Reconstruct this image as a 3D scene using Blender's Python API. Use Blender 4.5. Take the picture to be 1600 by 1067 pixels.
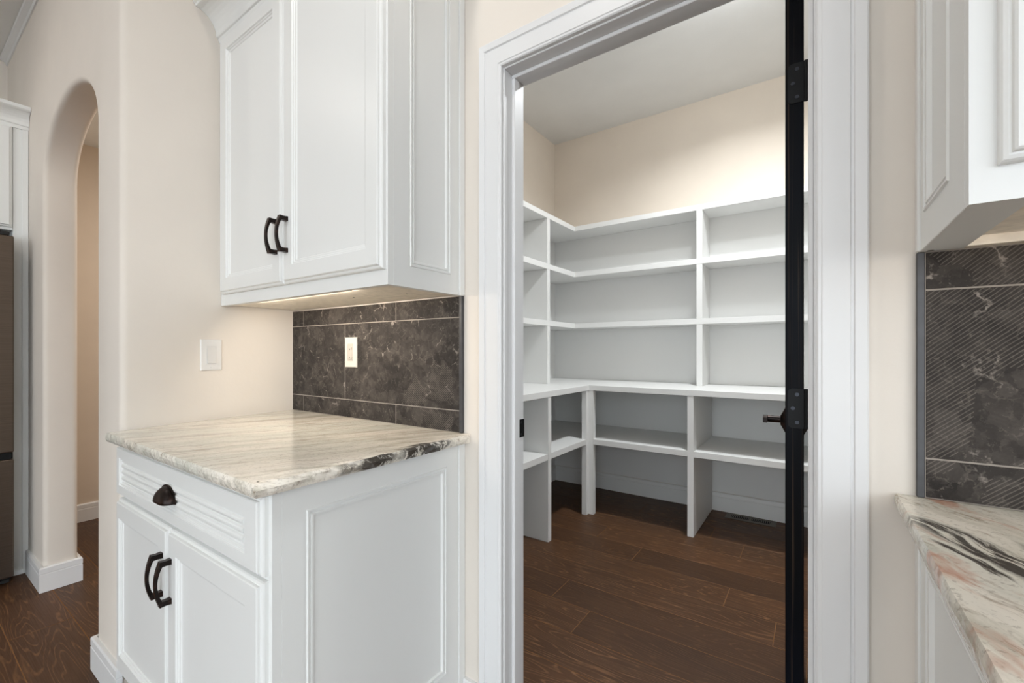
import bpy, bmesh, math, random
from mathutils import Vector, Matrix, noise

# ------------------------------------------------------------------ clear
for o in list(bpy.data.objects):
    bpy.data.objects.remove(o, do_unlink=True)
scene = bpy.context.scene
col = scene.collection
random.seed(7)

# ------------------------------------------------------------------ camera
W_, H_ = 1600.0, 1067.0
F_PX, HOR = 688.2, 548.8
YAW = math.radians(34.642)
cam_d = bpy.data.cameras.new('camera')
cam_d.sensor_fit = 'HORIZONTAL'
cam_d.sensor_width = 36.0
cam_d.lens = F_PX * 36.0 / W_
cam_d.shift_y = (HOR - H_ / 2) / W_
cam_d.clip_start = 0.02
cam = bpy.data.objects.new('camera', cam_d)
col.objects.link(cam)
cam.location = (0, 0, 1.18)
cam.rotation_euler = (math.radians(90), 0, YAW)
scene.camera = cam

# ------------------------------------------------------------------ world
world = bpy.data.worlds.new('world')
scene.world = world
world.use_nodes = True
bg = world.node_tree.nodes['Background']
bg.inputs[0].default_value = (0.86, 0.94, 1.0, 1)
bg.inputs[1].default_value = 3.3

# ------------------------------------------------------------------ view
vs = scene.view_settings
vs.view_transform = 'Standard'
vs.look = 'None'
vs.gamma = 1.0
vs.use_curve_mapping = False
vs.exposure = 0.4
WARM = (1.0, 0.95, 0.89)
CAN_W = 4.0          # each kitchen ceiling can
PANTRY_W = 22.0
PANTRY_FILL_W = 14.0  # added fill lamp in the pantry
STRIP_W = 2.4
HALL_W = 18.0
CANS = [(-0.75, 0.42), (1.7, -0.1), (-2.75, -0.55), (-0.9, -1.5), (1.1, -1.5), (-2.75, -2.3)]
KCEIL, PCEIL, HCEIL = 2.985, 3.087, 2.62

# ------------------------------------------------------------------ materials
def s2l(c):
    c = c / 255.0
    return c / 12.92 if c <= 0.04045 else ((c + 0.055) / 1.055) ** 2.4
def rgb(r, g, b):
    return (s2l(r), s2l(g), s2l(b), 1)

class NT:
    def __init__(self, name):
        self.m = bpy.data.materials.new(name)
        self.m.use_nodes = True
        self.t = self.m.node_tree
        self.b = self.t.nodes['Principled BSDF']
    def n(self, typ, **k):
        nd = self.t.nodes.new(typ)
        for a, v in k.items():
            if a == 'ins':
                for i, x in v.items():
                    nd.inputs[i].default_value = x
            else:
                setattr(nd, a, v)
        return nd
    def l(self, a, ao, b, bi):
        self.t.links.new(a.outputs[ao], b.inputs[bi])
    def math(self, op, a, b=None, clamp=False):
        nd = self.n('ShaderNodeMath', operation=op, use_clamp=clamp)
        for i, x in enumerate((a, b)):
            if x is None: continue
            if isinstance(x, (int, float)): nd.inputs[i].default_value = x
            else: self.t.links.new(x, nd.inputs[i])
        return nd.outputs[0]
    def ramp(self, fac, stops, interp='LINEAR'):
        r = self.n('ShaderNodeValToRGB')
        r.color_ramp.interpolation = interp
        els = r.color_ramp.elements
        while len(els) < len(stops): els.new(0.5)
        for e, (p, c) in zip(els, stops):
            e.position = p
            e.color = c if len(c) == 4 else (*c, 1)
        self.t.links.new(fac, r.inputs[0])
        return r.outputs[0]
    def mix(self, fac, a, b, blend='MIX'):
        nd = self.n('ShaderNodeMix', data_type='RGBA', blend_type=blend)
        for i, x in ((0, fac), (6, a), (7, b)):
            if isinstance(x, (int, float)): nd.inputs[i].default_value = x
            elif isinstance(x, tuple): nd.inputs[i].default_value = x
            else: self.t.links.new(x, nd.inputs[i])
        return nd.outputs[2]
    def noise(self, vec, scale, detail=4, rough=0.55, dist=0.0):
        nd = self.n('ShaderNodeTexNoise', ins={'Scale': scale, 'Detail': detail, 'Roughness': rough, 'Distortion': dist})
        self.t.links.new(vec, nd.inputs['Vector'])
        return nd.outputs['Fac']
    def mapping(self, vec, loc=(0, 0, 0), rot=(0, 0, 0), scale=(1, 1, 1), typ='POINT'):
        nd = self.n('ShaderNodeMapping', vector_type=typ)
        nd.inputs['Location'].default_value = loc
        nd.inputs['Rotation'].default_value = rot
        nd.inputs['Scale'].default_value = scale
        self.t.links.new(vec, nd.inputs['Vector'])
        return nd.outputs[0]
    def bump(self, h, strength=0.2, dist=0.01):
        nd = self.n('ShaderNodeBump', ins={'Strength': strength, 'Distance': dist})
        self.t.links.new(h, nd.inputs['Height'])
        self.t.links.new(nd.outputs[0], self.b.inputs['Normal'])
    def color(self, c):
        if isinstance(c, tuple): self.b.inputs['Base Color'].default_value = c
        else: self.t.links.new(c, self.b.inputs['Base Color'])
    def set(self, **k):
        for a, v in k.items():
            a = a.replace('_', ' ')
            if isinstance(v, (int, float, tuple)): self.b.inputs[a].default_value = v
            else: self.t.links.new(v, self.b.inputs[a])
    def coord(self, kind='Object'):
        return self.n('ShaderNodeTexCoord').outputs[kind]
    def wpos(self):
        return self.n('ShaderNodeNewGeometry').outputs['Position']
    def rand(self):
        return self.n('ShaderNodeObjectInfo').outputs['Random']

M = {}
def paint(name, c, rough=0.6, bs=0.0, bscale=60, var=0.02):
    t = NT(name)
    p = t.wpos()
    n1 = t.noise(p, 2.5, 3)
    c2 = tuple(max(0, x * (1 - var * 3)) for x in c[:3]) + (1,)
    t.color(t.ramp(n1, [(0.3, c2), (0.7, c)]))
    t.set(Roughness=rough)
    if bs:
        b1 = t.noise(p, bscale, 3)
        b2 = t.noise(p, bscale * 0.22, 2)
        t.bump(t.math('ADD', b1, t.math('MULTIPLY', t.math('GREATER_THAN', b2, 0.63), 0.5)), bs, 0.004)
    M[name] = t.m
paint('wall_paint', rgb(230, 222, 212), 0.75, 0.10, 55)
paint('hall_paint', rgb(214, 199, 182), 0.75, 0.10, 55)
paint('pantry_paint', rgb(231, 220, 206), 0.75, 0.08, 55)
paint('ceiling_paint', rgb(232, 232, 230), 0.8, 0.06, 45)
paint('trim_white', rgb(228, 228, 228), 0.38, 0.0, var=0.004)
paint('cabinet_white', rgb(234, 235, 233), 0.36, 0.0, var=0.004)
paint('shelf_white', rgb(234, 234, 232), 0.42, 0.0, var=0.006)
paint('plate_white', rgb(226, 225, 223), 0.3, 0.0, var=0.002)
paint('plate_toned', rgb(204, 197, 187), 0.35, 0.0, var=0.002)  # white plate colour lowered to offset the strong strip light
paint('insert_toned', rgb(182, 175, 165), 0.35, 0.0, var=0.002)  # insert colour lowered against the strip light as well
paint('insert_white', rgb(218, 217, 215), 0.35, 0.0, var=0.002)
paint('rubber_black', rgb(22, 22, 22), 0.6, 0.0)

def simple(name, c, rough=0.4, metal=0.0, spec=None):
    t = NT(name)
    p = t.coord()
    n1 = t.noise(p, 40, 3)
    c2 = tuple(x * 0.8 for x in c[:3]) + (1,)
    t.color(t.ramp(n1, [(0.3, c2), (0.7, c)]))
    t.set(Roughness=rough, Metallic=metal)
    if spec is not None: t.set(Specular_IOR_Level=spec)
    M[name] = t.m
simple('black_metal', rgb(10, 11, 13), 0.45, 0.0, 0.2)
simple('edge_metal', rgb(84, 84, 86), 0.5, 0.5)
simple('vent_metal', rgb(104, 96, 88), 0.5, 0.0)
simple('void_shade', rgb(8, 8, 8), 0.9)  # black that stands in for deep shade in gaps
simple('grout', rgb(158, 149, 139), 0.9)
simple('screw_dark', rgb(60, 62, 68), 0.35, 0.8)
simple('maple', rgb(252, 243, 228), 0.5)
simple('lamp_housing', rgb(235, 235, 232), 0.4)

def bronze():
    t = NT('oiled_bronze')
    p = t.coord()
    lw = t.n('ShaderNodeLayerWeight', ins={'Blend': 0.35}).outputs['Facing']
    n1 = t.noise(p, 55, 4)
    f = t.math('ADD', t.math('MULTIPLY', n1, 0.8), t.math('MULTIPLY', lw, 0.25))
    t.color(t.ramp(f, [(0.42, rgb(34, 27, 25)), (0.62, rgb(62, 44, 37)), (0.85, rgb(120, 76, 58))]))
    t.set(Roughness=0.34, Metallic=0.75)
    M['oiled_bronze'] = t.m
bronze()

def steel():
    t = NT('stainless')
    p = t.mapping(t.coord(), scale=(1, 1, 120))
    n1 = t.noise(p, 3, 2)
    t.color(t.ramp(n1, [(0.3, rgb(96, 86, 77)), (0.7, rgb(106, 95, 86))]))
    t.set(Roughness=0.36, Metallic=0.9)
    M['stainless'] = t.m
steel()

def emit(name, c, s):
    t = NT(name)
    t.set(Emission_Color=(*c, 1), Emission_Strength=s)
    M[name] = t.m
emit('lamp_lens', (1, 0.9, 0.78), 6.0)

def floor_wood():
    t = NT('floor_oak')
    r = t.rand()
    comb = t.n('ShaderNodeCombineXYZ')
    t.t.links.new(t.math('MULTIPLY', r, 37.0), comb.inputs[0])
    t.t.links.new(t.math('MULTIPLY', r, 91.0), comb.inputs[1])
    add = t.n('ShaderNodeVectorMath', operation='ADD')
    t.t.links.new(t.wpos(), add.inputs[0]); t.l(comb, 0, add, 1)
    base = add.outputs[0]
    # contour-like cathedral grain, stretched along the board
    warp = t.noise(t.mapping(base, scale=(0.7, 6.5, 1)), 1.0, 2.5, 0.5)
    ring = t.math('SINE', t.math('MULTIPLY', warp, 190.0))
    lines = t.ramp(ring, [(0.60, (0, 0, 0, 1)), (1.0, (1, 1, 1, 1))])
    fine = t.noise(t.mapping(base, scale=(6, 220, 1)), 1.0, 3, 0.6)
    brk = t.noise(t.mapping(base, scale=(14, 60, 1)), 1.0, 3, 0.6)
    mask = t.math('MULTIPLY', t.math('MULTIPLY', lines, t.ramp(brk, [(0.36, (0.1,)*3), (0.62, (1,)*3)])), t.math('ADD', 0.22, t.math('MULTIPLY', r, 0.5)))
    tone = t.noise(t.mapping(base, scale=(0.8, 2.5, 1)), 1.6, 3)
    f = t.math('ADD', t.math('MULTIPLY', tone, 0.65), t.math('MULTIPLY', r, 0.35))
    c = t.ramp(f, [(0.2, rgb(66, 45, 31)), (0.5, rgb(79, 54, 36)), (0.85, rgb(95, 63, 40))])
    c = t.mix(t.math('MULTIPLY', t.ramp(fine, [(0.45, (0,)*3), (0.7, (1,)*3)]), 0.35), c, rgb(56, 37, 26))
    c = t.mix(mask, c, rgb(146, 106, 72))
    t.color(c)
    t.set(Roughness=t.ramp(fine, [(0.2, (0.40,)*3), (0.8, (0.55,)*3)]), Specular_IOR_Level=0.3)
    t.bump(t.math('ADD', fine, t.math('MULTIPLY', lines, 0.6)), 0.12, 0.002)
    M['floor_oak'] = t.m
floor_wood()
simple('floor_seam', rgb(134, 98, 66), 0.8, 0.0, 0.1)  # tan colour stands in for light caught on the board bevels

def door_wood():
    t = NT('ebony_stain')
    p = t.coord()
    g = t.noise(t.mapping(p, scale=(55, 55, 1.6)), 1.0, 4, 0.6)
    g2 = t.noise(t.mapping(p, scale=(90, 90, 0.9)), 1.3, 3, 0.6)
    b = t.noise(t.mapping(p, scale=(6, 6, 1.2)), 1.5, 2)
    c = t.mix(t.ramp(b, [(0.35, (0,)*3), (0.7, (1,)*3)]), rgb(9, 8, 8), rgb(13, 16, 23))  # blue sheen put into the colour as bluish patches
    c = t.mix(t.math('MULTIPLY', t.ramp(g2, [(0.56, (0,)*3), (0.72, (1,)*3)]), 0.7), c, rgb(78, 64, 52))
    t.color(c)
    t.set(Roughness=t.ramp(g, [(0.3, (0.3,)*3), (0.7, (0.5,)*3)]), Specular_IOR_Level=0.07)
    t.bump(g, 0.15, 0.002)
    M['ebony_stain'] = t.m
door_wood()

def tile_stone():
    t = NT('slate_tile')
    r = t.rand()
    comb = t.n('ShaderNodeCombineXYZ')
    for i, k in enumerate((3.7, 1.9, 5.3)):
        t.t.links.new(t.math('MULTIPLY', r, k), comb.inputs[i])
    add = t.n('ShaderNodeVectorMath', operation='ADD')
    t.t.links.new(t.wpos(), add.inputs[0]); t.l(comb, 0, add, 1)
    p = add.outputs[0]
    def warped(sc, amt):
        wn = t.n('ShaderNodeTexNoise', ins={'Scale': sc, 'Detail': 4.0, 'Roughness': 0.65})
        t.t.links.new(p, wn.inputs['Vector'])
        wm = t.n('ShaderNodeVectorMath', operation='SCALE', ins={'Scale': amt}); t.l(wn, 'Color', wm, 0)
        w = t.n('ShaderNodeVectorMath', operation='ADD'); t.t.links.new(p, w.inputs[0]); t.l(wm, 0, w, 1)
        return w.outputs[0]
    w1, w2 = warped(20, 0.05), warped(38, 0.03)
    def vor(vec, sc, feat='F1'):
        v = t.n('ShaderNodeTexVoronoi', feature=feat, ins={'Scale': sc}); t.t.links.new(vec, v.inputs['Vector'])
        return v
    def cell(v):
        sp_ = t.n('ShaderNodeSeparateColor'); t.l(v, 'Color', sp_, 0); return sp_.outputs[0]
    n0 = t.noise(p, 12, 7, 0.72, 0.5)
    c1, c2 = cell(vor(w1, 20)), cell(vor(w2, 44))
    f = t.math('ADD', t.math('MULTIPLY', n0, 0.66), t.math('ADD', t.math('MULTIPLY', c1, 0.18), t.math('MULTIPLY', c2, 0.16)))
    c = t.ramp(f, [(0.34, rgb(50, 47, 45)), (0.5, rgb(62, 58, 55)), (0.66, rgb(78, 73, 69))])
    def veins(vec, sc, wd, bs, lo, hi):
        e = vor(vec, sc, 'DISTANCE_TO_EDGE')
        k = t.ramp(e.outputs['Distance'], [(0.0, (1,)*3), (wd, (0,)*3)])
        return t.math('MULTIPLY', k, t.ramp(t.noise(p, bs, 5, 0.7), [(lo, (0,)*3), (hi, (1,)*3)]))
    c = t.mix(t.math('MULTIPLY', veins(w1, 13, .03, 17, .54, .64), 0.6), c, rgb(182, 172, 162))
    c = t.mix(t.math('MULTIPLY', veins(w2, 34, .06, 23, .47, .62), 0.4), c, rgb(120, 112, 104))
    fl = t.noise(p, 95, 4, 0.75)
    c = t.mix(t.math('MULTIPLY', t.ramp(fl, [(0.60, (0,)*3), (0.72, (1,)*3)]), 0.5), c, rgb(130, 122, 114))
    # combed grooves, only inside some stone fragments
    wave = t.n('ShaderNodeTexWave', wave_type='BANDS', bands_direction='X', ins={'Scale': 54.0, 'Distortion': 0.5, 'Detail': 1.0})
    t.t.links.new(t.mapping(t.wpos(), rot=(0, math.radians(-48), 0)), wave.inputs['Vector'])
    sx_ = t.n('ShaderNodeSeparateXYZ'); t.t.links.new(t.wpos(), sx_.inputs[0])
    rightness = t.n('ShaderNodeMapRange', ins={'From Min': -1.45, 'From Max': 0.25, 'To Min': 0.0, 'To Max': 0.55})
    t.t.links.new(sx_.outputs[0], rightness.inputs[0])
    pc = cell(vor(w1, 9))
    pm = t.math('LESS_THAN', pc, rightness.outputs[0])
    gro = t.math('MULTIPLY', t.ramp(wave.outputs['Fac'], [(0.70, (0,)*3), (0.95, (1,)*3)]), pm)
    c = t.mix(t.math('MULTIPLY', gro, 0.26), c, rgb(150, 141, 132))
    t.color(c)
    t.set(Roughness=0.55, Specular_IOR_Level=0.05)
    t.bump(t.math('ADD', t.math('MULTIPLY', f, 0.8), t.math('MULTIPLY', gro, -0.4)), 0.3, 0.003)
    M['slate_tile'] = t.m
tile_stone()

def granite(name, ang, veins, pink=0.0, seed=0.0, warp=0.05, fr=1.0):
    """streaky stone slab: streaks run along direction ang (deg, world XY); veins = [(x, y, ang, len, width)]"""
    t = NT(name)
    p = t.wpos()
    a = math.radians(ang)
    wz = t.n('ShaderNodeTexNoise', ins={'Scale': 5.0, 'Detail': 3.0}); t.t.links.new(p, wz.inputs['Vector'])
    sc = t.n('ShaderNodeVectorMath', operation='SCALE', ins={'Scale': warp}); t.l(wz, 'Color', sc, 0)
    ad = t.n('ShaderNodeVectorMath', operation='ADD'); t.t.links.new(p, ad.inputs[0]); t.l(sc, 0, ad, 1)
    pw = ad.outputs[0]
    rot = t.mapping(pw, rot=(0, 0, -a), loc=(seed, seed * 1.7, 0))
    st = t.noise(t.mapping(rot, scale=(2.2 * fr, 24 * fr, 24)), 1.0, 7, 0.66)
    st2 = t.noise(t.mapping(rot, scale=(11 * fr, 130 * fr, 80)), 1.0, 5, 0.68)
    big = t.noise(t.mapping(rot, scale=(1.6, 5, 3)), 1.0, 3)
    c = t.ramp(st, [(0.28, rgb(172, 166, 152)), (0.42, rgb(214, 208, 194)), (0.52, rgb(240, 233, 221)), (0.70, rgb(246, 240, 229))])
    c = t.mix(t.ramp(big, [(0.42, (0,)*3), (0.62, (0.55,)*3)]), c, rgb(212, 215, 205))
    c = t.mix(t.math('MULTIPLY', t.ramp(st2, [(0.54, (0,)*3), (0.68, (1,)*3)]), 0.7), c, rgb(150, 132, 112))
    sp = t.noise(p, 130, 3, 0.7)
    c = t.mix(t.math('MULTIPLY', t.ramp(sp, [(0.56, (0,)*3), (0.68, (1,)*3)]), 0.4), c, rgb(128, 118, 106))
    if pink:
        pk = t.noise(t.mapping(rot, scale=(5, 16, 8), loc=(3, 1, 0)), 1.0, 4, 0.6)
        c = t.mix(t.math('MULTIPLY', t.ramp(pk, [(0.55, (0,)*3), (0.66, (1,)*3)]), pink), c, rgb(196, 138, 112))
    for (vx, vy, va, vl, vw) in veins:
        va = math.radians(va)
        m = t.mapping(pw, loc=(vx + 0.05, vy + 0.05, 0.95), rot=(0, 0, va), scale=(vl, vw, 1.0), typ='TEXTURE')
        sx = t.n('ShaderNodeSeparateXYZ'); t.t.links.new(m, sx.inputs[0])
        d = t.math('ADD', t.math('POWER', sx.outputs[0], 2.0), t.math('POWER', sx.outputs[1], 2.0))
        core = t.math('SUBTRACT', 1.0, d, True)
        br = t.noise(t.mapping(rot, scale=(9, 95, 40)), 1.0, 5, 0.7)
        k = t.math('MULTIPLY', t.ramp(core, [(0.0, (0,)*3), (0.5, (1,)*3)]), t.ramp(br, [(0.40, (0,)*3), (0.50, (1,)*3)]))
        c = t.mix(t.math('MULTIPLY', k, 0.92), c, rgb(44, 36, 31))
    t.color(c)
    t.set(Roughness=0.13)
    M[name] = t.m
granite('granite_left', 64, [(-0.935, 0.90, 82, 0.15, 0.030), (-0.935, 0.72, 84, 0.14, 0.014)])
granite('granite_right', -60, [(0.205, 0.815, -58, 0.17, 0.034), (0.165, 0.80, -58, 0.07, 0.008), (0.31, 0.78, -55, 0.16, 0.030)], pink=0.75, seed=4.3, warp=0.10, fr=0.6)

# ------------------------------------------------------------------ builders
WL = {}     # world location of parents
def reg(o, loc): WL[o.name] = Vector(loc)
def tag(o, label=None, cat=None, group=None, kind=None):
    if label: o['label'] = label
    if cat: o['category'] = cat
    if group: o['group'] = group
    if kind: o['kind'] = kind
    return o
def thing(name, loc, label, cat, kind=None, group=None):
    o = bpy.data.objects.new(name, None)
    o.empty_display_size = 0.05
    col.objects.link(o)
    o.location = loc
    reg(o, loc)
    return tag(o, label, cat, group, kind)
def mk(name, verts, faces, mat, parent=None, smooth=False, origin=None, bevel=0.0, seg=1, recalc=True, edges=None):
    vs_ = [Vector(v) for v in verts]
    if origin is None:
        lo = Vector([min(v[i] for v in vs_) for i in range(3)]); hi = Vector([max(v[i] for v in vs_) for i in range(3)])
        origin = Vector(((lo.x + hi.x) / 2, (lo.y + hi.y) / 2, lo.z))
    origin = Vector(origin)
    bm = bmesh.new()
    bv = [bm.verts.new(v - origin) for v in vs_]
    for f in faces:
        try: bm.faces.new([bv[i] for i in f])
        except ValueError: pass
    if recalc: bmesh.ops.recalc_face_normals(bm, faces=bm.faces[:])
    if bevel:
        es = bm.edges[:] if edges is None else [e for e in bm.edges if edges(e.verts[0].co + origin, e.verts[1].co + origin)]
        bmesh.ops.bevel(bm, geom=es, offset=bevel, segments=seg, affect='EDGES', profile=0.5, clamp_overlap=True)
    me = bpy.data.meshes.new(name)
    bm.to_mesh(me); bm.free()
    if smooth:
        for p in me.polygons: p.use_smooth = True
    me.materials.append(M[mat])
    o = bpy.data.objects.new(name, me)
    col.objects.link(o)
    if parent is not None:
        o.parent = parent
        o.location = origin - WL[parent.name]
    else:
        o.location = origin
    reg(o, origin)
    return o
BOXF = [(0, 1, 3, 2), (4, 6, 7, 5), (0, 4, 5, 1), (2, 3, 7, 6), (0, 2, 6, 4), (1, 5, 7, 3)]
def boxv(x0, x1, y0, y1, z0, z1):
    return [(x, y, z) for x in (x0, x1) for y in (y0, y1) for z in (z0, z1)]
def bx(name, x0, x1, y0, y1, z0, z1, mat, parent=None, bevel=0.0, seg=1, **k):
    return mk(name, boxv(x0, x1, y0, y1, z0, z1), BOXF, mat, parent, bevel=bevel, seg=seg, **k)
def boxes(name, lst, mat, parent=None, **k):
    V, Fc = [], []
    for b in lst:
        o = len(V); V += boxv(*b); Fc += [tuple(i + o for i in f) for f in BOXF]
    return mk(name, V, Fc, mat, parent, **k)
# bases: map (u, v, n) to world
def FR(y0): return lambda u, v, n: (u, y0 - n, v)      # faces -Y
def PX(x0): return lambda u, v, n: (x0 + n, u, v)      # faces +X
def MX(x0): return lambda u, v, n: (x0 - n, u, v)      # faces -X
def rects(name, B, loops, mat, parent, cap=True, hole_back=None):
    """nested rectangular loops (u0,u1,v0,v1,n) -> mitred mouldings; first loop is closed at the back"""
    V, Fc = [], []
    for (u0, u1, v0, v1, n) in loops:
        V += [B(u0, v0, n), B(u1, v0, n), B(u1, v1, n), B(u0, v1, n)]
    for i in range(len(loops) - 1):
        a, b = 4 * i, 4 * i + 4
        for k in range(4):
            Fc.append((a + k, a + (k + 1) % 4, b + (k + 1) % 4, b + k))
    if cap: Fc.append(tuple(range(4 * len(loops) - 4, 4 * len(loops))))
    Fc.append((3, 2, 1, 0))
    return mk(name, V, Fc, mat, parent)
def inset_loops(u0, u1, v0, v1, prof):
    return [(u0 + i, u1 - i, v0 + i, v1 - i, n) for i, n in prof]
T = 0.022
EDGE = [(0, 0), (0, .009), (.002, .0125), (.006, .0145), (.0085, .0145), (.0095, .0195), (.012, T)]
def INNER(a): return [(a, T), (a + .002, T - .004), (a + .0065, T - .0042), (a + .008, T - .0068), (a + .014, T - .0078), (a + .016, T - .0105)]
def panel_door(name, B, u0, u1, v0, v1, parent, fw=0.056, left=None, mat='cabinet_white'):
    """frame with moulded outer edge, ogee sticking and flat recessed centre panel"""
    L = inset_loops(u0, u1, v0, v1, EDGE)
    iu0, iu1, iv0, iv1 = u0 + (left if left is not None else fw), u1 - fw, v0 + fw, v1 - fw
    for i, n in INNER(0):
        L.append((iu0 + i, iu1 - i, iv0 + i, iv1 - i, n))
    d = rects(name, B, L, mat, parent, cap=False)
    i = 0.014
    n = T - .0105
    rects('center_panel', B, [(iu0 + i, iu1 - i, iv0 + i, iv1 - i, n - .004), (iu0 + i, iu1 - i, iv0 + i, iv1 - i, n)], mat, d)
    return d
def bow_pull(B, u, v, parent, L=0.118, n0=T):
    """arched flat bar pull with square feet, vertical"""
    V, Fc = [], []
    N = 16
    h = L / 2
    for i in range(N + 1):
        s = -1 + 2 * i / N
        vv = v + s * (h - 0.004)
        nn = n0 + 0.021 + 0.013 * (1 - s * s)
        w = 0.0048 + 0.0032 * s * s
        th = 0.0035 + 0.002 * s * s
        V += [B(u - w, vv, nn - th), B(u + w, vv, nn - th), B(u + w, vv, nn + th), B(u - w, vv, nn + th)]
    for i in range(N):
        a, b = 4 * i, 4 * i + 4
        for k in range(4): Fc.append((a + k, a + (k + 1) % 4, b + (k + 1) % 4, b + k))
    Fc += [(0, 1, 2, 3), (4 * N, 4 * N + 1, 4 * N + 2, 4 * N + 3)]
    for s in (-1, 1):
        o = len(V)
        c = v + s * (h - 0.008)
        for (dv, nn, w) in ((0.0075, n0 - .001, .0085), (0.0065, n0 + .012, .0075), (0.0075, n0 + 0.026, .0078)):
            V += [B(u - w, c - dv, nn), B(u + w, c - dv, nn), B(u + w, c + dv, nn), B(u - w, c + dv, nn)]
        for i in range(2):
            a, b = o + 4 * i, o + 4 * i + 4
            for k in range(4): Fc.append((a + k, a + (k + 1) % 4, b + (k + 1) % 4, b + k))
        Fc += [(o, o + 1, o + 2, o + 3), (o + 8, o + 9, o + 10, o + 11)]
    h_ = mk('handle', V, Fc, 'oiled_bronze', parent)
    h_['label'] = 'dark bronze arched bar pull'
    return h_
def cup_pull(B, u, v, parent, n0=T):
    V, Fc = [], []
    A, Hh, D = 0.050, 0.041, 0.028
    na, nb = 24, 9
    for j in range(nb + 1):
        ph = math.pi / 2 * j / nb
        for i in range(na + 1):
            x = -math.cos(math.pi * i / na)
            h_, d_ = Hh * math.sqrt(max(0, 1 - x * x)), D * max(0, 1 - x ** 4) ** 0.5
            V.append(B(u + A * x, v + h_ * math.cos(ph), n0 + d_ * math.sin(ph)))
    for j in range(nb):
        for i in range(na):
            a = j * (na + 1) + i
            Fc.append((a, a + 1, a + na + 2, a + na + 1))
    o = mk('cup_pull', V, Fc, 'oiled_bronze', parent, smooth=True)
    sm = o.modifiers.new('thick', 'SOLIDIFY'); sm.thickness = 0.0022; sm.offset = -1
    # flange
    V2, F2 = [], []
    for n_ in (n0, n0 + 0.003):
        for r_ in (1.09, 0.93):
            for i in range(na + 1):
                th = math.pi * i / na
                V2.append(B(u + A * r_ * math.cos(th), v + Hh * r_ * math.sin(th), n_))
    q = na + 1
    for i in range(na):
        F2 += [(2 * q + i, 2 * q + i + 1, 3 * q + i + 1, 3 * q + i), (i, i + 1, 2 * q + i + 1, 2 * q + i), (q + i, q + i + 1, 3 * q + i + 1, 3 * q + i), (i, i + 1, q + i + 1, q + i)]
    F2 += [(0, q, 3 * q, 2 * q), (na, q + na, 3 * q + na, 2 * q + na)]
    f = mk('flange', V2, F2, 'oiled_bronze', parent)
    o['label'] = 'dark bronze cup pull'
    return o
def disc(name, B, u, v, n0, n1, r, mat, parent, N=16, r1=None, smooth=False):
    r1 = r if r1 is None else r1
    V = [B(u + r * math.cos(2 * math.pi * i / N), v + r * math.sin(2 * math.pi * i / N), n0) for i in range(N)]
    V += [B(u + r1 * math.cos(2 * math.pi * i / N), v + r1 * math.sin(2 * math.pi * i / N), n1) for i in range(N)]
    Fc = [(i, (i + 1) % N, N + (i + 1) % N, N + i) for i in range(N)] + [tuple(range(N)), tuple(range(N, 2 * N))]
    return mk(name, V, Fc, mat, parent)
def sweep(name, path, prof, mat, parent=None, kind=None, caps=True):
    """path: list of functions n,z -> point; prof: list of (n, z)"""
    V, Fc = [], []
    P = len(prof)
    for g in path: V += [g(n, z) for n, z in prof]
    for i in range(len(path) - 1):
        for k in range(P):
            a, b = i * P + k, i * P + (k + 1) % P
            Fc.append((a, b, b + P, a + P))
    if caps: Fc += [tuple(range(P)), tuple(range((len(path) - 1) * P, len(path) * P))]
    return mk(name, V, Fc, mat, parent)
def area(name, loc, sx, sy, power, colr, parent, rot=(0, 0, 0), disk=False, spread=math.pi):
    d = bpy.data.lights.new(name, 'AREA')
    d.shape = 'DISK' if disk else 'RECTANGLE'
    d.size = sx
    if not disk: d.size_y = sy
    d.energy = power
    d.color = colr
    d.spread = spread
    o = bpy.data.objects.new(name, d)
    col.objects.link(o)
    o.parent = parent
    o.location = Vector(loc) - WL[parent.name]
    o.rotation_euler = rot
    return o

# ------------------------------------------------------------------ structure
YT = 1.083          # tile face
YW = 1.095          # wall behind
YI = 1.200          # pantry side of the door wall
XPL, YPB, XPR = -1.99, 3.575, 1.25
JL, JR, HZ = -0.784, -0.004, 2.043      # door opening
def S(o, label, cat): return tag(o, label, cat, kind='structure')

# floor slab + planks
fl = bx('floor', -4.4, 9.0, -9.0, 3.7, -0.06, -0.0007, 'floor_seam')  # slab carried far out of view to block light from below
S(fl, 'wide dark brown oak plank floor through kitchen and pantry', 'floor')
PW, Y0 = 0.1925, 0.501
ends = {12: [-1.15, 0.35], 11: None}
known = {11: -1.15, 10: -0.86, 9: -0.355, 8: -0.144, 7: -1.05, 6: -0.847, 12: -0.36}
rng = random.Random(3)
def plank(x0, x1, y0, y1):
    g = 0.0015
    V = boxv(x0 + g, x1 - g, y0 + g, y1 - g, -0.0014, 0.0)
    mk('floor_plank', V, BOXF, 'floor_oak', fl, bevel=0.0006, edges=lambda a, b: a.z > -0.001 and b.z > -0.001)
for k in range(-4, 18):
    y0 = Y0 + (k - 1) * PW
    y1 = y0 + PW
    kk = k - 1
    kn = known.get(kk + 0, None)
    x = -4.3
    cuts = []
    if kn is not None:
        c = kn
        cuts = [c]
        while c > -4.2:
            c -= rng.uniform(0.9, 1.7); cuts.append(c)
        c = kn
        while c < 2.5:
            c += rng.uniform(0.9, 1.7); cuts.append(c)
    else:
        c = -4.3 + rng.uniform(0.3, 1.5)
        while c < 2.6:
            cuts.append(c); c += rng.uniform(0.9, 1.8)
    xs = [-4.38] + sorted(c for c in cuts if -4.2 < c < 2.5) + [2.68]
    for a, b in zip(xs, xs[1:]):
        if a > 1.3 or y0 > 3.5: continue
        plank(a, min(b, 2.68), y0, min(y1, 3.574))
boxes_back = bx('floor_far_boards', -4.38, 8.98, -8.98, Y0 - 5 * PW, -0.0014, 0.0, 'floor_oak', fl)
boxes_back.name = 'floor_boards'

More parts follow.
